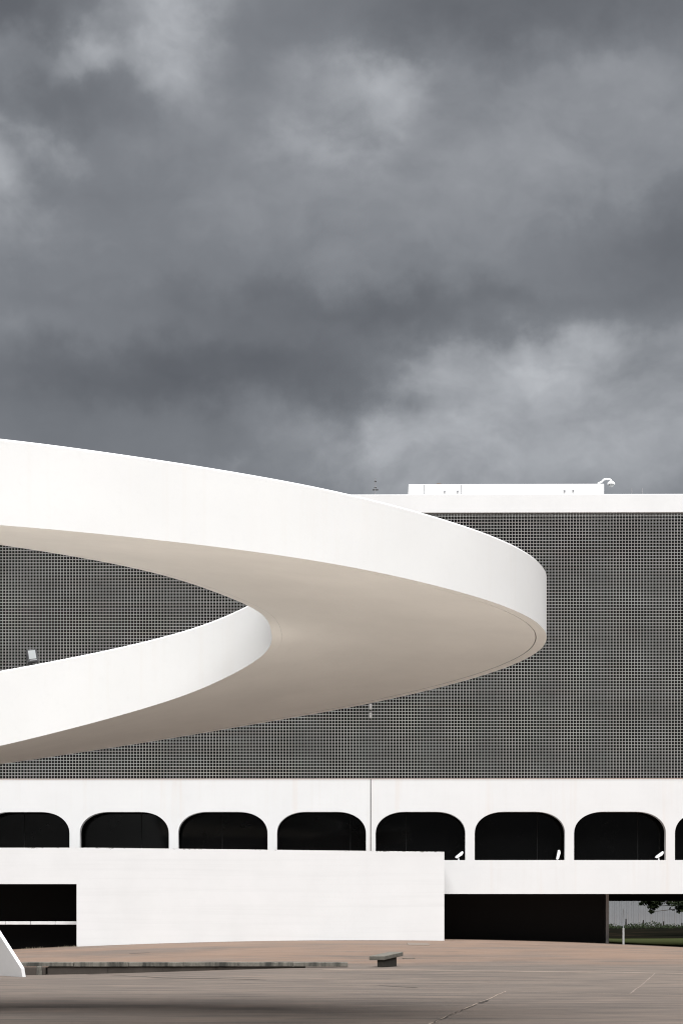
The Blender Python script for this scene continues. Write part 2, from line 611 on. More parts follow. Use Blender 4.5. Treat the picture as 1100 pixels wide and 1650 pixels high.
UL, UR = -34.0, 34.0
Z_ROOF, Z_FAS, Z_GRID, Z_ARCH, Z_SILL, Z_BAND = fz(797), fz(827), fz(1256), fz(1308.5), fz(1386.5), fz(1441)
DEPTH = 9.0

# fascia, roof slab and the set-back lattice wall
m = MB().box(UL, UR, -0.03, 0.55, Z_FAS, Z_ROOF)
m.build('roof_fascia', M['roof'], lib, bevel=0.025)
MB().box(UL, UR, 0.553, DEPTH, Z_FAS + 0.1, Z_ROOF - 0.25).build('roof', M['plain'], lib)
ph = MB().box(fu(658, 1.2), fu(973, 1.2), 1.2, 6.0, Z_ROOF - 0.3, fz(780.3, 101.2)).build('roof_house', M['roof'], lib, bevel=0.03)
for px in (683, 743):
    MB().box(fu(px, 1.2) - 0.012, fu(px, 1.2) + 0.012, 1.19, 1.21, Z_ROOF + 0.002, fz(781, 101.2)).build('panel_seam', M['greymetal'], ph)
for px, z, s in ((716, 792.5, .035), (737, 792.5, .04), (909, 792, .045), (923, 791.5, .04)):
    u = fu(px, 1.2)
    MB().box(u - s, u + s, 1.13, 1.21, fz(z + 1, 101.2), fz(z - 1, 101.2)).build('wall_bracket', M['greymetal'], ph)
u = fu(676, 1.3)
MB().prism([(u - .25, fz(780.2, 101)), (u - .1, fz(778.6, 101)), (u + .2, fz(779.6, 101)), (u + .2, fz(780.2, 101))], 1.3, 1.8).build('roof_hatch', M['greymetal'], ph)
u = fu(707, 1.3)
v_ = MB().box(u - .07, u + .07, 1.4, 1.55, fz(780.2, 101), fz(777.5, 101)).box(u - .10, u + .10, 1.37, 1.58, fz(777.4, 101), fz(776.6, 101))
v_.build('roof_vent', M['rustbox'], ph)

# concrete lattice: upright fins and cross bars
PITCH = 0.1491
u0 = fu(4)
lat = MB()
zc = Z_GRID + 0.04
nrow = int(round((Z_FAS - zc) / PITCH))
ph_ = (Z_FAS - zc) / nrow
k0, k1 = int((UL + 1 - u0) / PITCH), int((UR - 1 - u0) / PITCH)
for k in range(k0, k1 + 1):
    u = u0 + k * PITCH + random.uniform(-.002, .002)
    h = 0.0135
    lat.box(u - h, u + h, 0.03, 0.085, zc, Z_FAS - 0.002)
for j in range(0, nrow):
    z = zc + j * ph_
    h = 0.0135
    if j in (29, 58):
        h = 0.018
    lat.box(UL + 1, UR - 1, 0.034, 0.081, z - h, z + h)
tag(lat.build('lattice_screen', M['lattice'], lib), kind='stuff')
# behind the screen: dark glazing and the edges of the floors
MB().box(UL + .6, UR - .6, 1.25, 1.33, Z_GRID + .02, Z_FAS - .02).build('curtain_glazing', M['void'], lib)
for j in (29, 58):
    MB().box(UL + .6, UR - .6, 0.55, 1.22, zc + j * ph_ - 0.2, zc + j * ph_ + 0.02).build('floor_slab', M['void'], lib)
# a dim upright of the expansion joint with two small lamps seen through the screen
u = fu(597)
MB().box(u - .12, u + .12, 0.5, 0.54, Z_GRID + 0.05, fz(1128)).build('joint_post', M['void'], lib)
for py in (1139, 1153):
    MB().box(u - .07, u + .07, -0.06, 0.026, fz(py + 4.5), fz(py - 4.5)).build('wall_lamp', M['lampgrey'], lib, bevel=0.02)

# arcade wall with arched openings
ARCHES = [(-191, -47), (-31, 112), (128.5, 272), (287, 431), (446, 589.5), (605, 749.5), (764.5, 910), (924.5, 1072.5), (1087, 1234), (1248, 1395)]
def arch_profile(l, r, n=14):
    """top edge of an opening from left to right: upright, quarter ellipse, flat, quarter ellipse"""
    w = r - l
    a, hgt = w * 0.335, 1.08
    pts = []
    for i in range(n + 1):
        t = math.pi / 2 * i / n
        pts.append((l + a - a * math.cos(t) ** 0.92, Z_ARCH - hgt + hgt * math.sin(t) ** 0.92))
    return pts + [(l + r - x, z) for x, z in reversed(pts)]


def arcade_wall(v0, v1):
    m = MB()
    edges = [(fu(a), fu(b)) for a, b in ARCHES]
    zt = Z_GRID
    xs_, us = [], UL
    def quad(p):
        """front + back copies of a polygon in (u, z)"""
        n = len(p)
        m.add([(x, v0, z) for x, z in p], [tuple(range(n))])
        m.add([(x, v1, z) for x, z in p], [tuple(range(n - 1, -1, -1))])
    for l, r in edges:
        quad([(us, Z_BAND), (l, Z_BAND), (l, Z_SILL), (l, Z_ARCH - 1.08), (l, zt), (us, zt)])
        us = r
        pr = arch_profile(l, r)
        for (xa, za), (xb, zb) in zip(pr, pr[1:]):
            if xb - xa > 1e-5:
                quad([(xa, za), (xb, zb), (xb, zt), (xa, zt)])
        quad([(l, Z_BAND), (r, Z_BAND), (r, Z_SILL), (l, Z_SILL)])
        ring = [(l, Z_SILL)] + pr + [(r, Z_SILL)]
        for (xa, za), (xb, zb) in zip(ring, ring[1:] + ring[:1]):
            m.add([(xa, v0, za), (xb, v0, zb), (xb, v1, zb), (xa, v1, za)], [(0, 1, 2, 3)])
    quad([(us, Z_BAND), (UR, Z_BAND), (UR, zt), (us, zt)])
    for a, b in (((UL, Z_BAND), (UR, Z_BAND)), ((UR, Z_BAND), (UR, zt)), ((UR, zt), (UL, zt)), ((UL, zt), (UL, Z_BAND))):
        m.add([(a[0], v0, a[1]), (b[0], v0, b[1]), (b[0], v1, b[1]), (a[0], v1, a[1])], [(0, 1, 2, 3)])
    return m


aw = arcade_wall(0.0, 0.55)
wall = aw.build('arcade_wall', M['facade'], lib)
bm = bmesh.new(); bm.from_mesh(wall.data)
bmesh.ops.remove_doubles(bm, verts=bm.verts, dist=0.0005)
bmesh.ops.recalc_face_normals(bm, faces=bm.faces)
bm.to_mesh(wall.data); bm.free()
# expansion joint down the arcade wall
u = fu(597)
MB().box(u - .022, u + .022, -0.004, 0.02, fz(1373), Z_GRID - 0.003).build('expansion_joint', M['charcoal'], lib)
MB().box(UL, UR, -0.012, 0.025, Z_GRID + 0.003, Z_GRID + 0.028).build('rusty_flashing', flat('rusty_flashing', (.36, .25, .19), .9, var=.35), lib)
# glazing behind each arch
for l, r in ARCHES:
    a, b = fu(l, 1.2) - .25, fu(r, 1.2) + .2
    wn = MB().box(a, b, 1.20, 1.26, Z_SILL - .3, Z_ARCH + .3).build('window', M['glass'], lib)
    x = a + (b - a) * random.choice((.2, .36, .5, .68, .8))
    MB().box(x - .025, x + .025, 1.185, 1.197, Z_SILL - .3, Z_ARCH + .3).build('window_frame', M['void'], wn)
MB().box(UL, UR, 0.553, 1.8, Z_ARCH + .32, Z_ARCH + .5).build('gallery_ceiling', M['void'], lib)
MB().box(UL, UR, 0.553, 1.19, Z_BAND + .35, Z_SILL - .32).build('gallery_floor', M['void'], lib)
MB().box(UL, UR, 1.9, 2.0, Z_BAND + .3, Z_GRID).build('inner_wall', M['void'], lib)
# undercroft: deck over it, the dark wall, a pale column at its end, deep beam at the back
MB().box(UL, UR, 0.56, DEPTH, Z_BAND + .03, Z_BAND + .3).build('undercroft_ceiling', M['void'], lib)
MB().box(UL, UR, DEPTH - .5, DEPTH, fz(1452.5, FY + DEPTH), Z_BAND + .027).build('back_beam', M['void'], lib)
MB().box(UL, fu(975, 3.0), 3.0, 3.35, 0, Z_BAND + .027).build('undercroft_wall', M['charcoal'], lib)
MB().box(fu(975.6, 3.0), fu(980.5, 3.0), 2.98, 3.36, 0, Z_BAND + .025).build('column', flat('grey_column_paint', (.42, .40, .39), .7), lib)
for uu in (22.0, 27.5, 33.0):
    MB().box(uu - .2, uu + .2, 7.0, 7.4, 0, Z_BAND + .027).build('column', M['plain'], lib)
# body of the building behind the front (end walls, rear wall)
MB().box(UL, UL + .5, 0.56, DEPTH, 0, Z_FAS + .09).build('end_wall', M['plain'], lib)
MB().box(UR - .5, UR, 0.56, DEPTH, Z_BAND + .31, Z_FAS + .09).build('end_wall', M['plain'], lib)
MB().box(UL + .51, UR - .51, DEPTH - .4, DEPTH - .01, Z_BAND + .31, Z_FAS + .09).build('rear_wall', M['plain'], lib)

# ------------------------------------------------------------------ the long white terrace wall in front of the arches
TD = 96.0
ter = empty('terrace_wall', (0, TD, 0), -YAW * .6,
            label='long plain white wall standing in front of the arches with a black opening at its left end', cat='wall')
def tu(px): return (px - CX) * TD / FPX
def tz(py): return fz(py, TD)
xo, xr = tu(123), tu(715.5)
top = lambda x: tz(1366.3) + (tz(1373) - tz(1366.3)) * max(0, (x - tu(150)) / (xr - tu(150)))
m = MB()
xl = -32.0
# front face as an L (lintel over the opening + the broad wall), given thickness
def slab(poly, y0, y1):
    m.prism(poly, y0, y1)
xm = tu(150)
slab([(xo, -.5), (xr, -.5), (xr, top(xr)), (xm, top(xm)), (xo, top(xm))], 0, .5)
slab([(xl, tz(1425)), (xo, tz(1425)), (xo, top(xm)), (xl, top(xm))], 0, .5)
slab([(xl, -.5), (tu(-160), -.5), (tu(-160), tz(1425)), (xl, tz(1425))], 0, .5)
tw = m.build('wall', M['terrace'], ter)
bm = bmesh.new(); bm.from_mesh(tw.data); bmesh.ops.remove_doubles(bm, verts=bm.verts, dist=.0005); bm.to_mesh(tw.data); bm.free()
MB().prism([(xl, tz(1425) + .05), (xr, tz(1425) + .05), (xr, top(xr) - .12), (xm, top(xm) - .12), (xl, top(xm) - .12)], .502, 3.6).build('terrace_deck', M['stone'], ter)
MB().box(xr - .4, xr, .502, 3.6, -.4, tz(1425) + .047).build('return_wall', M['terrace'], ter)
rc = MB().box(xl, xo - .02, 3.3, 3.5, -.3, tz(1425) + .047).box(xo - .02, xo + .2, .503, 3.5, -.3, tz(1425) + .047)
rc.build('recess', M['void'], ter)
for i in range(-5, 6):
    a, b = tu(-37 + 40.3 * (i - 1)), tu(-37 + 40.3 * i)
    if b > xo: b = xo - .01
    if a < xo - .1:
        MB().box(a + .01, b - .01, 0.9, 1.02, fz(1490.5, 97), fz(1485.3, 97)).build('handrail', M['metal'], ter, bevel=.012)
rng = random.Random(3)
wd = MB()
for k in range(60):
    px = rng.choice([rng.uniform(58, 78), rng.uniform(96, 118)])
    p = ground_at(px, 1527.4)
    x, y = p.x + rng.uniform(-.1, .1), TD - .03 - rng.uniform(0, .12)
    z = ground_z(x, y)
    h = rng.uniform(.04, .12); a = rng.uniform(-.5, .5)
    wd.add([(x - .008, y, z), (x + .008, y, z), (x + a * h, y - .02, z + h)], [(0, 1, 2)])
tag(wd.build('dry_grass', flat('dry_grass', (.30, .27, .20), .9)), kind='stuff')

# ------------------------------------------------------------------ the curved ramp
# stations along the ramp: outer lower edge x, y, z above the eye; inner lower edge; parapet heights
RAMP = [
    (-7.285, 32.255, 6.236, -8.431, 36.557, 6.863, 1.426, 1.448),
    (-6.649, 32.433, 6.223, -7.895, 36.706, 6.820, 1.415, 1.434),
    (-6.020, 32.629, 6.212, -7.360, 36.864, 6.777, 1.402, 1.418),
    (-5.398, 32.840, 6.202, -6.826, 37.033, 6.733, 1.388, 1.401),
    (-4.782, 33.063, 6.190, -6.295, 37.214, 6.688, 1.374, 1.384),
    (-4.170, 33.295, 6.174, -5.768, 37.411, 6.641, 1.358, 1.365),
    (-3.558, 33.535, 6.153, -5.251, 37.623, 6.591, 1.343, 1.346),
    (-2.937, 33.787, 6.130, -4.754, 37.851, 6.540, 1.327, 1.327),
    (-2.302, 34.056, 6.103, -4.287, 38.098, 6.490, 1.311, 1.308),
    (-1.654, 34.343, 6.070, -3.854, 38.370, 6.438, 1.296, 1.289),
    (-1.000, 34.652, 6.032, -3.455, 38.670, 6.384, 1.281, 1.271),
    (-0.347, 34.989, 5.987, -3.086, 38.993, 6.326, 1.267, 1.254),
    (0.297, 35.362, 5.934, -2.744, 39.334, 6.263, 1.253, 1.238),
    (0.917, 35.766, 5.875, -2.418, 39.694, 6.193, 1.241, 1.224),
    (1.512, 36.205, 5.811, -2.105, 40.065, 6.119, 1.231, 1.211),
    (2.101, 36.711, 5.744, -1.830, 40.416, 6.040, 1.222, 1.200),
    (2.696, 37.346, 5.675, -1.631, 40.703, 5.958, 1.216, 1.191),
    (3.260, 38.148, 5.605, -1.515, 40.907, 5.874, 1.211, 1.185),
    (3.721, 39.106, 5.535, -1.454, 41.047, 5.790, 1.209, 1.181),
    (4.012, 40.188, 5.464, -1.425, 41.138, 5.704, 1.209, 1.181),
    (4.087, 41.335, 5.391, -1.408, 41.202, 5.616, 1.212, 1.183),
    (3.957, 42.354, 5.322, -1.402, 41.269, 5.534, 1.218, 1.189),
    (3.627, 43.396, 5.242, -1.420, 41.391, 5.440, 1.226, 1.198),
    (3.156, 44.313, 5.155, -1.487, 41.565, 5.343, 1.238, 1.210),
    (2.589, 45.109, 5.063, -1.610, 41.769, 5.240, 1.252, 1.225),
    (1.957, 45.789, 4.966, -1.793, 41.992, 5.134, 1.267, 1.242),
    (1.282, 46.365, 4.865, -2.027, 42.223, 5.024, 1.285, 1.261),
    (0.565, 46.857, 4.761, -2.297, 42.443, 4.911, 1.305, 1.283),
    (-0.194, 47.274, 4.655, -2.590, 42.637, 4.796, 1.326, 1.306),
    (-0.983, 47.611, 4.548, -2.907, 42.804, 4.679, 1.348, 1.331),
    (-1.773, 47.868, 4.437, -3.265, 42.950, 4.559, 1.371, 1.356),
    (-2.545, 48.055, 4.323, -3.670, 43.072, 4.435, 1.395, 1.383),
    (-3.300, 48.188, 4.208, -4.109, 43.169, 4.310, 1.420, 1.410),
    (-4.050, 48.280, 4.092, -4.566, 43.235, 4.184, 1.445, 1.437),
    (-4.801, 48.332, 3.976, -5.028, 43.273, 4.059, 1.470, 1.465),
    (-5.549, 48.344, 3.862, -5.496, 43.281, 3.935, 1.495, 1.493),
    (-6.292, 48.318, 3.747, -5.969, 43.262, 3.811, 1.519, 1.520),
    (-7.027, 48.255, 3.631, -6.446, 43.216, 3.686, 1.543, 1.546),
    (-7.747, 48.157, 3.516, -6.931, 43.146, 3.561, 1.566, 1.571),
    (-8.447, 48.031, 3.401, -7.428, 43.052, 3.437, 1.588, 1.595),
    (-9.125, 47.880, 3.286, -7.937, 42.937, 3.312, 1.608, 1.618),
]


def catmull(P, n):
    out = []
    for i in range(len(P) - 1):
        p0, p1, p2, p3 = P[max(i - 1, 0)], P[i], P[i + 1], P[min(i + 2, len(P) - 1)]
        for k in range(n):
            t = k / n
            out.append(tuple(.5 * (2 * b + (c - a) * t + (2 * a - 5 * b + 4 * c - d) * t * t + (3 * b - a - 3 * c + d) * t ** 3)
                             for a, b, c, d in zip(p0, p1, p2, p3)))
    out.append(tuple(P[-1]))
    return out


def extend(P, n, rev):
    """carry the ramp straight on, out of frame, to the museum dome it springs from"""
    a, b = (P[0], P[1]) if rev else (P[-1], P[-2])
    a2 = P[2] if rev else P[-3]
    step = tuple((p - q) / 2 for p, q in zip(a, a2))
    new = []
    for k in range(1, n + 1):
        s = [p + d * k for p, d in zip(a, step)]
        s[6], s[7] = a[6], a[7]
        s[2] = a[2] + step[2] * k * (1 - k * .012)
        s[5] = a[5] + step[5] * k * (1 - k * .012)
        new.append(tuple(s))
    return (new[::-1] + list(P)) if rev else (list(P) + new)


P = extend(extend(RAMP, 15, True), 15, False)
P = catmull(P, 6)
ramp = empty('curved_ramp', (0, 0, 0), label='huge white ramp looping out over the plaza with a beige underside', cat='ramp')


def strip(name, sect, mat, auto=40, under=None):
    """sweep a closed cross-section: sect(o, i, n, ho, hi) -> list of points"""
    m = MB()
    rows = []
    for s in P:
        o, i = Vector(s[0:3]), Vector(s[3:6])
        o.z += EYE; i.z += EYE
        rows.append(sect(o, i, s[6], s[7]))
    n = len(rows[0])
    for r_ in rows:
        m.v += [tuple(p) for p in r_]
    for a in range(len(rows) - 1):
        for k in range(n):
            k2 = (k + 1) % n
            m.f.append((a * n + k, a * n + k2, (a + 1) * n + k2, (a + 1) * n + k))
    m.f.append(tuple(range(n))); m.f.append(tuple((len(rows) - 1) * n + k for k in range(n - 1, -1, -1)))
    ob = m.build(name, mat, ramp, auto=auto)
    if under is not None:      # the lower face carries the soffit's bounce-tinted paint
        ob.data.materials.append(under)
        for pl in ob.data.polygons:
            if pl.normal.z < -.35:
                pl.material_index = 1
    return ob


UPV = Vector((0, 0, 1))
def at_w(o, i, d, dz=0.0):
    """point d metres inward from the outer lower edge along the soffit"""
    t = (i - o)
    L = math.hypot(t.x, t.y)
    return o + t * (d / L) + UPV * dz
def at_i(o, i, d, dz=0.0):
    t = (o - i)
    L = math.hypot(t.x, t.y)
    return i + t * (d / L) + UPV * dz


TH = 0.20
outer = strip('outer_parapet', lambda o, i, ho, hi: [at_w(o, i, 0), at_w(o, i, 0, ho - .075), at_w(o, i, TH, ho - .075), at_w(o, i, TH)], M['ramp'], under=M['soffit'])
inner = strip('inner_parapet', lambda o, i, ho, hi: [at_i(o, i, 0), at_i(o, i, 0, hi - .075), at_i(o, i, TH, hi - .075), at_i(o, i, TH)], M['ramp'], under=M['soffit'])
def coping(f, hk):
    def sect(o, i, ho, hi):
        h = (ho, hi)[hk]
        return [f(o, i, 0, h - .0748), f(o, i, 0, h - .03), f(o, i, .03, h), f(o, i, TH - .03, h), f(o, i, TH, h - .03), f(o, i, TH, h - .0748)]
    return sect
c1 = strip('coping', coping(at_w, 0), M['ramp']); c1.parent = outer
c2 = strip('coping', coping(at_i, 1), M['ramp']); c2.parent = inner
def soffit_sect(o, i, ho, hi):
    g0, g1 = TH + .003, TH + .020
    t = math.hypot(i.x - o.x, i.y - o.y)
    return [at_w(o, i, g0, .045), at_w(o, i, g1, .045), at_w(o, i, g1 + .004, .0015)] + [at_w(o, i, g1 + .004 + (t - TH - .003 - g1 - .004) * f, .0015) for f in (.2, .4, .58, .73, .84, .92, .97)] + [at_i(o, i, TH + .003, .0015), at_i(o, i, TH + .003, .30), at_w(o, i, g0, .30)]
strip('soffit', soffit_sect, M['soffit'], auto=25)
strip('deck', lambda o, i, ho, hi: [at_w(o, i, TH + .005, .303), at_w(o, i, TH + .005, .36), at_i(o, i, TH + .005, .36), at_i(o, i, TH + .005, .303)], M['stone'])

# the white dome that the ramp springs from, wholly left of the frame
dome = MB()
ND, NR = 96, 20
for j in range(NR + 1):
    a = math.pi / 2 * j / NR * 0.995
    for k in range(ND):
        b_ = 2 * math.pi * k / ND
        dome.v.append((28 * math.cos(a) * math.cos(b_), 28 * math.cos(a) * math.sin(b_), 28 * math.sin(a)))
for j in range(NR):
    for k in range(ND):
        k2 = (k + 1) % ND
        dome.f.append((j * ND + k, j * ND + k2, (j + 1) * ND + k2, (j + 1) * ND + k))
dome.f.append(tuple(NR * ND + k for k in range(ND)))
dm = dome.build('museum_dome', M['dome'], smooth=True)
dm.location = (-42.5, 40, 0)
tag(dm, 'great white dome that both ends of the looping ramp run into', 'dome')

# the sloping foot of a white stair wall at the left edge
def buttress():
    d = 69.0
    tipx = (36 - CX) / FPX * d
    o = empty('sloping_buttress', (tipx, d, ground_z(tipx, d)), 0, label='white sloping buttress cut off by the left edge, its broad side grey', cat='buttress')
    # the wall runs back and to the left; its broad face leans out a little towards the plaza
    along, back = Vector((-.52, .854, 0)), Vector((.854, .52, 0))
    lean = .17
    prof_ = [(0, -.2), (0, .30), (2.35, 2.12), (5.2, 4.9), (6.4, 4.9), (6.4, -.2)]
    m = MB()
    n = len(prof_)
    for t in (0, .13):
        for s, z in prof_:
            m.v.append(tuple(along * s + back * (t - lean * z) + Vector((0, 0, z))))
    m.f = [tuple(range(n)), tuple(range(2 * n - 1, n - 1, -1))] + [(k, (k + 1) % n, (k + 1) % n + n, k + n) for k in range(n)]
    m.build('wall', M['plain'], o, bevel=.015)
buttress()

# ------------------------------------------------------------------ benches and small things on the plaza
def long_bench():
    d = 71.3
    x0, x1 = (30 - CX) / FPX * d, (560.5 - CX) / FPX * d
    o = empty('long_bench', (x0, d, 0), label='very long low concrete bench streaked with black lichen at the left of the plaza', cat='bench')
    zt = fz(1551.3, d); zb = fz(1558.2, d)
    n = 6
    L = (x1 - x0) / n
    for k in range(n):
        s = MB().box(k * L + .006, (k + 1) * L - .006, 0, .62, zb + random.uniform(-.006, .006), zt + random.uniform(-.006, .006))
        s.build('seat_slab', M['stone'], o, bevel=.015)
    xb = (492 - CX) / FPX * (d + .12) - x0
    edges = [1.0, 3.1, 5.0, 6.9, 8.6, xb]
    for a, b in zip(edges, edges[1:]):
        MB().box(a, b - .008, .045 + random.uniform(0, .015), .55, -.25, zb - .012).build('base_block', M['block'], o)
    MB().box(-.35, .95, -.22, .5, -.3, zb - .012 - .02).build('end_block', M['block'], o, bevel=.02)
    MB().box(.66, .86, -.28, -.225, -.1, zb + .02).build('end_stone', M['stone'], o, bevel=.03)
    return o
long_bench()


def short_bench():
    p = ground_at(617.6, 1559.5)
    a = R(68)
    o = empty('short_bench', (p.x, p.y, p.z), 0, label='short concrete bench standing alone in the middle of the plaza', cat='bench')
    Mx = Matrix.Rotation(a, 4, 'Z') @ Matrix.Rotation(-.06, 4, 'Y')
    MB().box(-.05, 1.87, -.05, .51, .252, .395, Mx).build('seat_slab', M['stone_light'], o, bevel=.018)
    MB().box(0, 1.32, 0, .23, -.2, .25, Mx).build('support', flat('overhang_shaded_concrete', (.030, .027, .023), .95, var=.4), o, bevel=.012)  # concrete colour darkened to hold the shade under the seat overhang
short_bench()


def cover(name, px0, px1, py0, py1, label, cat, mat, round_=False):
    a, b = ground_at(px0, (py0 + py1) / 2), ground_at(px1, (py0 + py1) / 2)
    y0, y1 = ground_at((px0 + px1) / 2, py1).y, ground_at((px0 + px1) / 2, py0).y
    cx, cy = (a.x + b.x) / 2, (y0 + y1) / 2
    n = 24 if round_ else 4
    m = MB()
    hx, hy = (b.x - a.x) / 2, (y1 - y0) / 2
    for lift in (-.03, .02):
        for k in range(n):
            t = 2 * math.pi * (k + .5) / n
            s = 1 if round_ else math.sqrt(2)
            x, y = hx * s * math.cos(t), hy * s * math.sin(t)
            m.v.append((x, y, ground_z(cx + x, cy + y) - ground_z(cx, cy) + lift))
    m.f = [tuple(range(n, 2 * n))] + [(k, (k + 1) % n, (k + 1) % n + n, k + n) for k in range(n)]
    o = m.build(name, mat)
    o.location = (cx, cy, ground_z(cx, cy))
    return tag(o, label, cat)
cover('drain_cover', 656.5, 690.5, 1520.6, 1524.0, 'flat pale concrete drain cover close to the foot of the white wall', 'drain cover', flat('worn_cover', (.15, .125, .105), .9, var=.35, scale=9))
cover('manhole_cover', 647.5, 668.5, 1544.2, 1546.0, 'dark manhole cover just behind the short bench', 'manhole cover', flat('iron_cover', (.11, .09, .075), .8, var=.3), True)

# ------------------------------------------------------------------ lamps
def arch_lamp(px, label, tilt, first=[]):
    p = Matrix.Rotation(-YAW, 4, 'Z') @ Vector((fu(px), 0.22, 0)) + Vector((0, FY, 0))
    o = empty('floodlight', (p.x, p.y, Z_SILL), 0, label=label, cat='floodlight', group='white floodlights on the arch sills')
    b = MB().box(-.045, .045, -.06, .06, 0, .025).tube([(0, 0, .02), (0, 0, .13)], .03)
    b.build('bracket', M['metal'], o, bevel=.004)
    Mt = Matrix.Translation((.02, 0, .26)) @ Matrix.Rotation(R(tilt), 4, 'Y')
    h = MB()
    prof = [(-.24, .0), (-.18, -.075), (.10, -.105), (.22, -.06), (.25, .0), (.22, .05), (-.20, .045)]
    h.prism(prof, -.12, .12, Mt)
    h.build('housing', M['metal'], o, bevel=.015)
    MB().box(-.19, .18, -.095, .095, .047, .060, Mt).build('lens', M['lens'], o)
    return o
arch_lamp(739, 'white floodlight on the sill of the arch partly hidden by the long wall', -38)
arch_lamp(898.5, 'most upright of the three white floodlights on the arch sills', -78)
arch_lamp(1062, 'tilted white floodlight in the arch nearest the right edge', -36)


def ramp_lamp():
    # on the coping of the far inner parapet
    best = None
    half = len(P) // 2
    for s in P[half:]:
        i = Vector(s[3:6]) + Vector((0, 0, s[7]))
        px, py = CX + FPX * i.x / i.y, HZ - FPX * i.z / i.y
        if best is None or abs(px - 54) < best[0]:
            best = (abs(px - 54), i, Vector(s[0:3]), Vector(s[3:6]))
    i, o_, in_ = best[1], best[2], best[3]
    t = (o_ - in_); t.z = 0; t.normalize()
    q = i + t * .10 + Vector((0, 0, EYE))
    o = empty('ramp_floodlight', q, R(14), label='black floodlight with a pale square face on the edge of the ramp', cat='floodlight')
    b = MB().box(-.07, .07, -.05, .05, 0, .012)
    for sx in (-1, 1):
        b.box(sx * .115 - .008, sx * .115 + .008, -.015, .015, .012, .21)
    b.box(-.123, .123, -.015, .015, .012, .024)
    b.build('bracket', M['black'], o)
    Mt = Matrix.Translation((0, -.01, .205)) @ Matrix.Rotation(R(-12), 4, 'X') @ Matrix.Rotation(R(-8), 4, 'Y')
    MB().box(-.112, .118, -.045, .06, -.150, .132, Mt).build('housing', M['black'], o, bevel=.012)
    MB().box(-.078, .072, -.049, -.0455, -.082, .104, Mt).build('lens', M['lens'], o)
    MB().box(-.07, .075, -.052, -.0455, -.118, -.100, Mt).build('trim_bar', M['greymetal'], o)
ramp_lamp()


def roof_camera():
    p = Matrix.Rotation(-YAW, 4, 'Z') @ Vector((fu(971, 1.5), 1.5, 0)) + Vector((0, FY, 0))
    zz = lambda py: fz(py, 101.5)
    k = 101.5 / FPX
    o = empty('security_camera', (p.x, p.y, zz(780.3)), 0, label='white dome camera hanging from a bent arm at the right end of the roof house', cat='camera')
    h = lambda py: (780.3 - py) * k
    MB().tube([(-.25, 0, 0), (-.05, 0, h(777)), (.05, 0, h(773.6)), (.16, 0, h(772.8)), (.34, 0, h(773.2)), (.40, 0, h(774.5)), (.41, 0, h(776))], .045).build('arm', M['metal'], o, auto=50)
    Mt = Matrix.Translation((.41, 0, 0))
    MB().lathe([(.05, h(775.6)), (.13, h(777.2)), (.19, h(779.6)), (.19, h(781))], 16, Mt).build('hood', M['metal'], o, auto=40)
    MB().lathe([(.15, h(781.02)), (.15, h(782.5)), (.11, h(784.6)), (.03, h(785.6))], 16, Mt).build('dome_glass', M['lens'], o, smooth=True)
roof_camera()


def roof_rod(name, px, py_top, label, cat, group=None, cross=(), dd=1.0):
    p = Matrix.Rotation(-YAW, 4, 'Z') @ Vector((fu(px, dd), dd, 0)) + Vector((0, FY, 0))
    k = (FY + dd) / FPX
    z0 = Z_ROOF - .25
    o = empty(name, (p.x, p.y, z0), 0, label=label, cat=cat, group=group)
    H = fz(py_top, FY + dd) - z0
    MB().tube([(0, 0, 0), (0, 0, H)], [.030, .022], 6).build('mast', M['greymetal'], o)
    for py, w in cross:
        z = fz(py, FY + dd) - z0
        MB().box(-w, w, -.02, .02, z - .024, z + .024).build('crossbar', M['post'], o)
    return o
roof_rod('antenna', 604.5, 770, 'thin grey aerial mast with short crossbars left of the roof house', 'antenna', cross=((789.5, .14), (776, .05), (786, .06)))
roof_rod('lightning_rod', 1017.5, 787.3, 'thin rod on the roof edge, nearer to the dome camera', 'rod', 'short rods on the roof edge')
roof_rod('lightning_rod', 1034.5, 787.3, 'thin rod on the roof edge, farther from the dome camera', 'rod', 'short rods on the roof edge')
p = Vector((fu(577, 1.0), FY + 1.0, Z_ROOF - .25))
bx = MB().box(-.22, .22, -.2, .2, 0, .27).box(-.25, .25, -.23, .23, .27, .31).build('roof_box', M['rustbox'])
bx.location = p
tag(bx, 'small brown box on the roof where the ramp edge crosses it', 'box')

# ------------------------------------------------------------------ beyond the undercroft
wp = ground_at(1004, 1522.5)
o = empty('marker_post', (wp.x, wp.y, wp.z), 0, label='thin white post standing at the edge of the grass under the building', cat='post')
MB().tube([(0, 0, -.1), (0, 0, .80)], .055, 10).build('lower_post', M['post_white'], o, auto=40)
MB().tube([(0, 0, .80), (0, 0, 1.72)], .03, 10).build('upper_post', flat('galvanised_pipe', (.26, .27, .285), .6), o, auto=40)

FD = 184.0
fen = empty('sheet_fence', (0, FD, 0), R(-6), label='tall pale corrugated metal fence beyond the undercroft', cat='fence')
pw = 1.05
prof = []
nrib = 5
for r_ in range(nrib):
    b0 = pw * r_ / nrib
    w_ = pw / nrib
    prof += [(b0, 0), (b0 + w_ * .55, 0), (b0 + w_ * .62, -.04), (b0 + w_ * .93, -.04)]
prof.append((pw - .006, 0))
pm = MB()
n = len(prof)
for z in (0, 5.0):
    pm.v += [(x, y, z) for x, y in prof] 
pm.f = [(k, k + 1, n + k + 1, n + k) for k in range(n - 1)]
first = pm.build('panel', M['fence'], fen)
base = ground_z(25, 182) - .1
for k in range(32):
    q = first if k == 0 else first.copy()
    if k:
        link(q, fen)
    q.location = (16 + k * pw, random.uniform(-.01, .01), base + random.uniform(-.02, .02))
pr_ = MB()
for k in range(14):
    pr_.box(16 + k * 2.5, 16 + k * 2.5 + .06, .05, .11, base, base + 5)
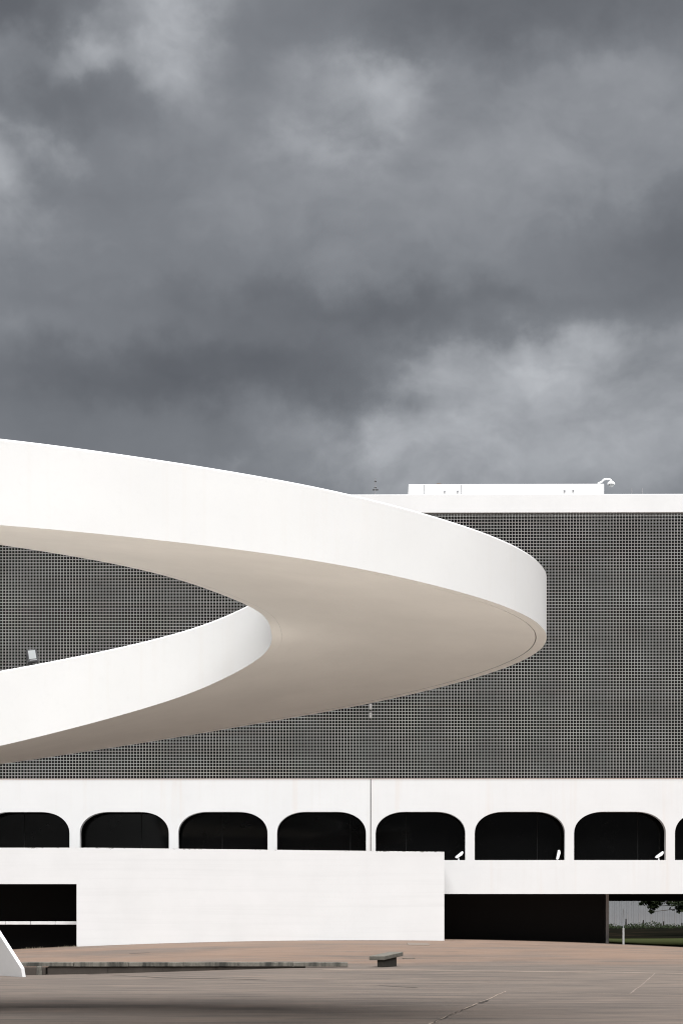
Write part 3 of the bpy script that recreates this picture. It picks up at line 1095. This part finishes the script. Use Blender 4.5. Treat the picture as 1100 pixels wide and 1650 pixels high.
pr_.box(16, 50, .045, .10, base + 1.2, base + 1.27).box(16, 50, .045, .10, base + 4.2, base + 4.27)
pr_.build('fence_frame', M['greymetal'], fen)

for px, pt, lab in ((1008, 1481.5, 'dark stake in front of the pale fence, just right of the white post'),
                    (1036, 1483, 'dark stake in front of the pale fence, second from the white post'),
                    (1068.5, 1485, 'dark stake in front of the pale fence, third from the white post'),
                    (1098, 1487.5, 'dark stake in front of the pale fence at the right edge')):
    d = 172.0
    x = (px - CX) / FPX * d
    zg = ground_z(x, d)
    o = MB().tube([(0, 0, -.15), (.01, 0, fz(pt, d) - zg)], [.075, .06], 7).build('fence_stake', M['post'])
    o.location = (x, d, zg)
    tag(o, lab, 'stake', 'dark stakes along the fence')

# hedge-like low growth along the top of the bank
rng = random.Random(11)
hb = MB()
for k in range(5200):
    x = rng.uniform(16, 40); y = 168 + rng.uniform(-3.5, 3.5)
    hh = .42 + .16 * math.sin(x * 1.3) + .1 * math.sin(x * 3.7 + 1)
    z = ground_z(x, y) + rng.uniform(0, max(.12, hh)) * (1 - abs(y - 168) / 6)
    s = rng.uniform(.05, .11)
    a = Vector((rng.gauss(0, 1), rng.gauss(0, 1), rng.gauss(0, 1))).normalized(); b = a.orthogonal().normalized()
    c = Vector((x, y, z))
    hb.add([c - a * s, c + b * s * .5, c + a * s, c - b * s * .5], [(0, 1, 2, 3)])
tag(hb.build('undergrowth', M['leaf']), kind='stuff')


def tree(x, y, h, spread, low, label, seed, extra=()):
    rng = random.Random(seed)
    zg = ground_z(x, y)
    o = empty('broadleaf_tree', (x, y, zg), 0, label=label, cat='tree', group='trees behind the library')
    tr = MB()
    tr.tube([(0, 0, -.2), (.1, 0, h * .25), (-.05, .1, h * .45), (.05, 0, h * .8)], [.26, .2, .16, .05], 9)
    lv = MB()
    clumps = []
    for k in range(26):
        an = rng.uniform(0, 2 * math.pi)
        rr = spread * math.sqrt(rng.uniform(.05, 1))
        zz = h * rng.uniform(.45, 1.0) * (1 - .35 * (rr / spread) ** 2)
        clumps.append((Vector((rr * math.cos(an), rr * math.sin(an), zz)), rng.uniform(.7, 1.3), 170))
    for c in extra:
        clumps.append((Vector((c[0] - x, c[1] - y, c[2] - zg)), c[3], c[4]))
    for c, r_, nn in clumps:
        st = Vector((0, 0, min(h * .42, max(1.5, c.z * .75))))
        mid = (st + c) / 2 + Vector((0, 0, .4))
        tr.tube([st, mid, c], [.07, .045, .012], 5)
        for q in range(nn):
            dv = Vector((rng.gauss(0, 1), rng.gauss(0, 1), rng.gauss(0, .7)))
            p = c + dv * r_ * .42
            s = rng.uniform(.08, .17)
            a = Vector((rng.gauss(0, 1), rng.gauss(0, 1), rng.gauss(0, .6))).normalized()
            b = a.orthogonal().normalized()
            lv.add([p - a * s, p + b * s * .55, p + a * s, p - b * s * .55], [(0, 1, 2, 3)])
    tr.build('trunk', M['bark'], o, auto=60)
    lv.build('crown', M['leaf'], o)
    return o


D = 140.0
def at(px, py, d=D): return ((px - CX) / FPX * d, d, fz(py, d))
drops = [(*at(1046, 1452), .42, 150), (*at(1052, 1461), .32, 110), (*at(1059, 1454), .4, 120), (*at(1049, 1470), .16, 34), (*at(1033, 1457), .16, 26),
         (*at(1041, 1450), .4, 120), (*at(1092, 1456), .5, 170), (*at(1096, 1466), .34, 110), (*at(1078, 1456), .2, 40), (*at(1106, 1458), .6, 200), (*at(1066, 1447), .5, 150)]
tree(27.0, 141.0, 8.5, 4.2, 2.0, 'leafy tree hanging its lowest boughs into view before the pale fence', 5, drops)
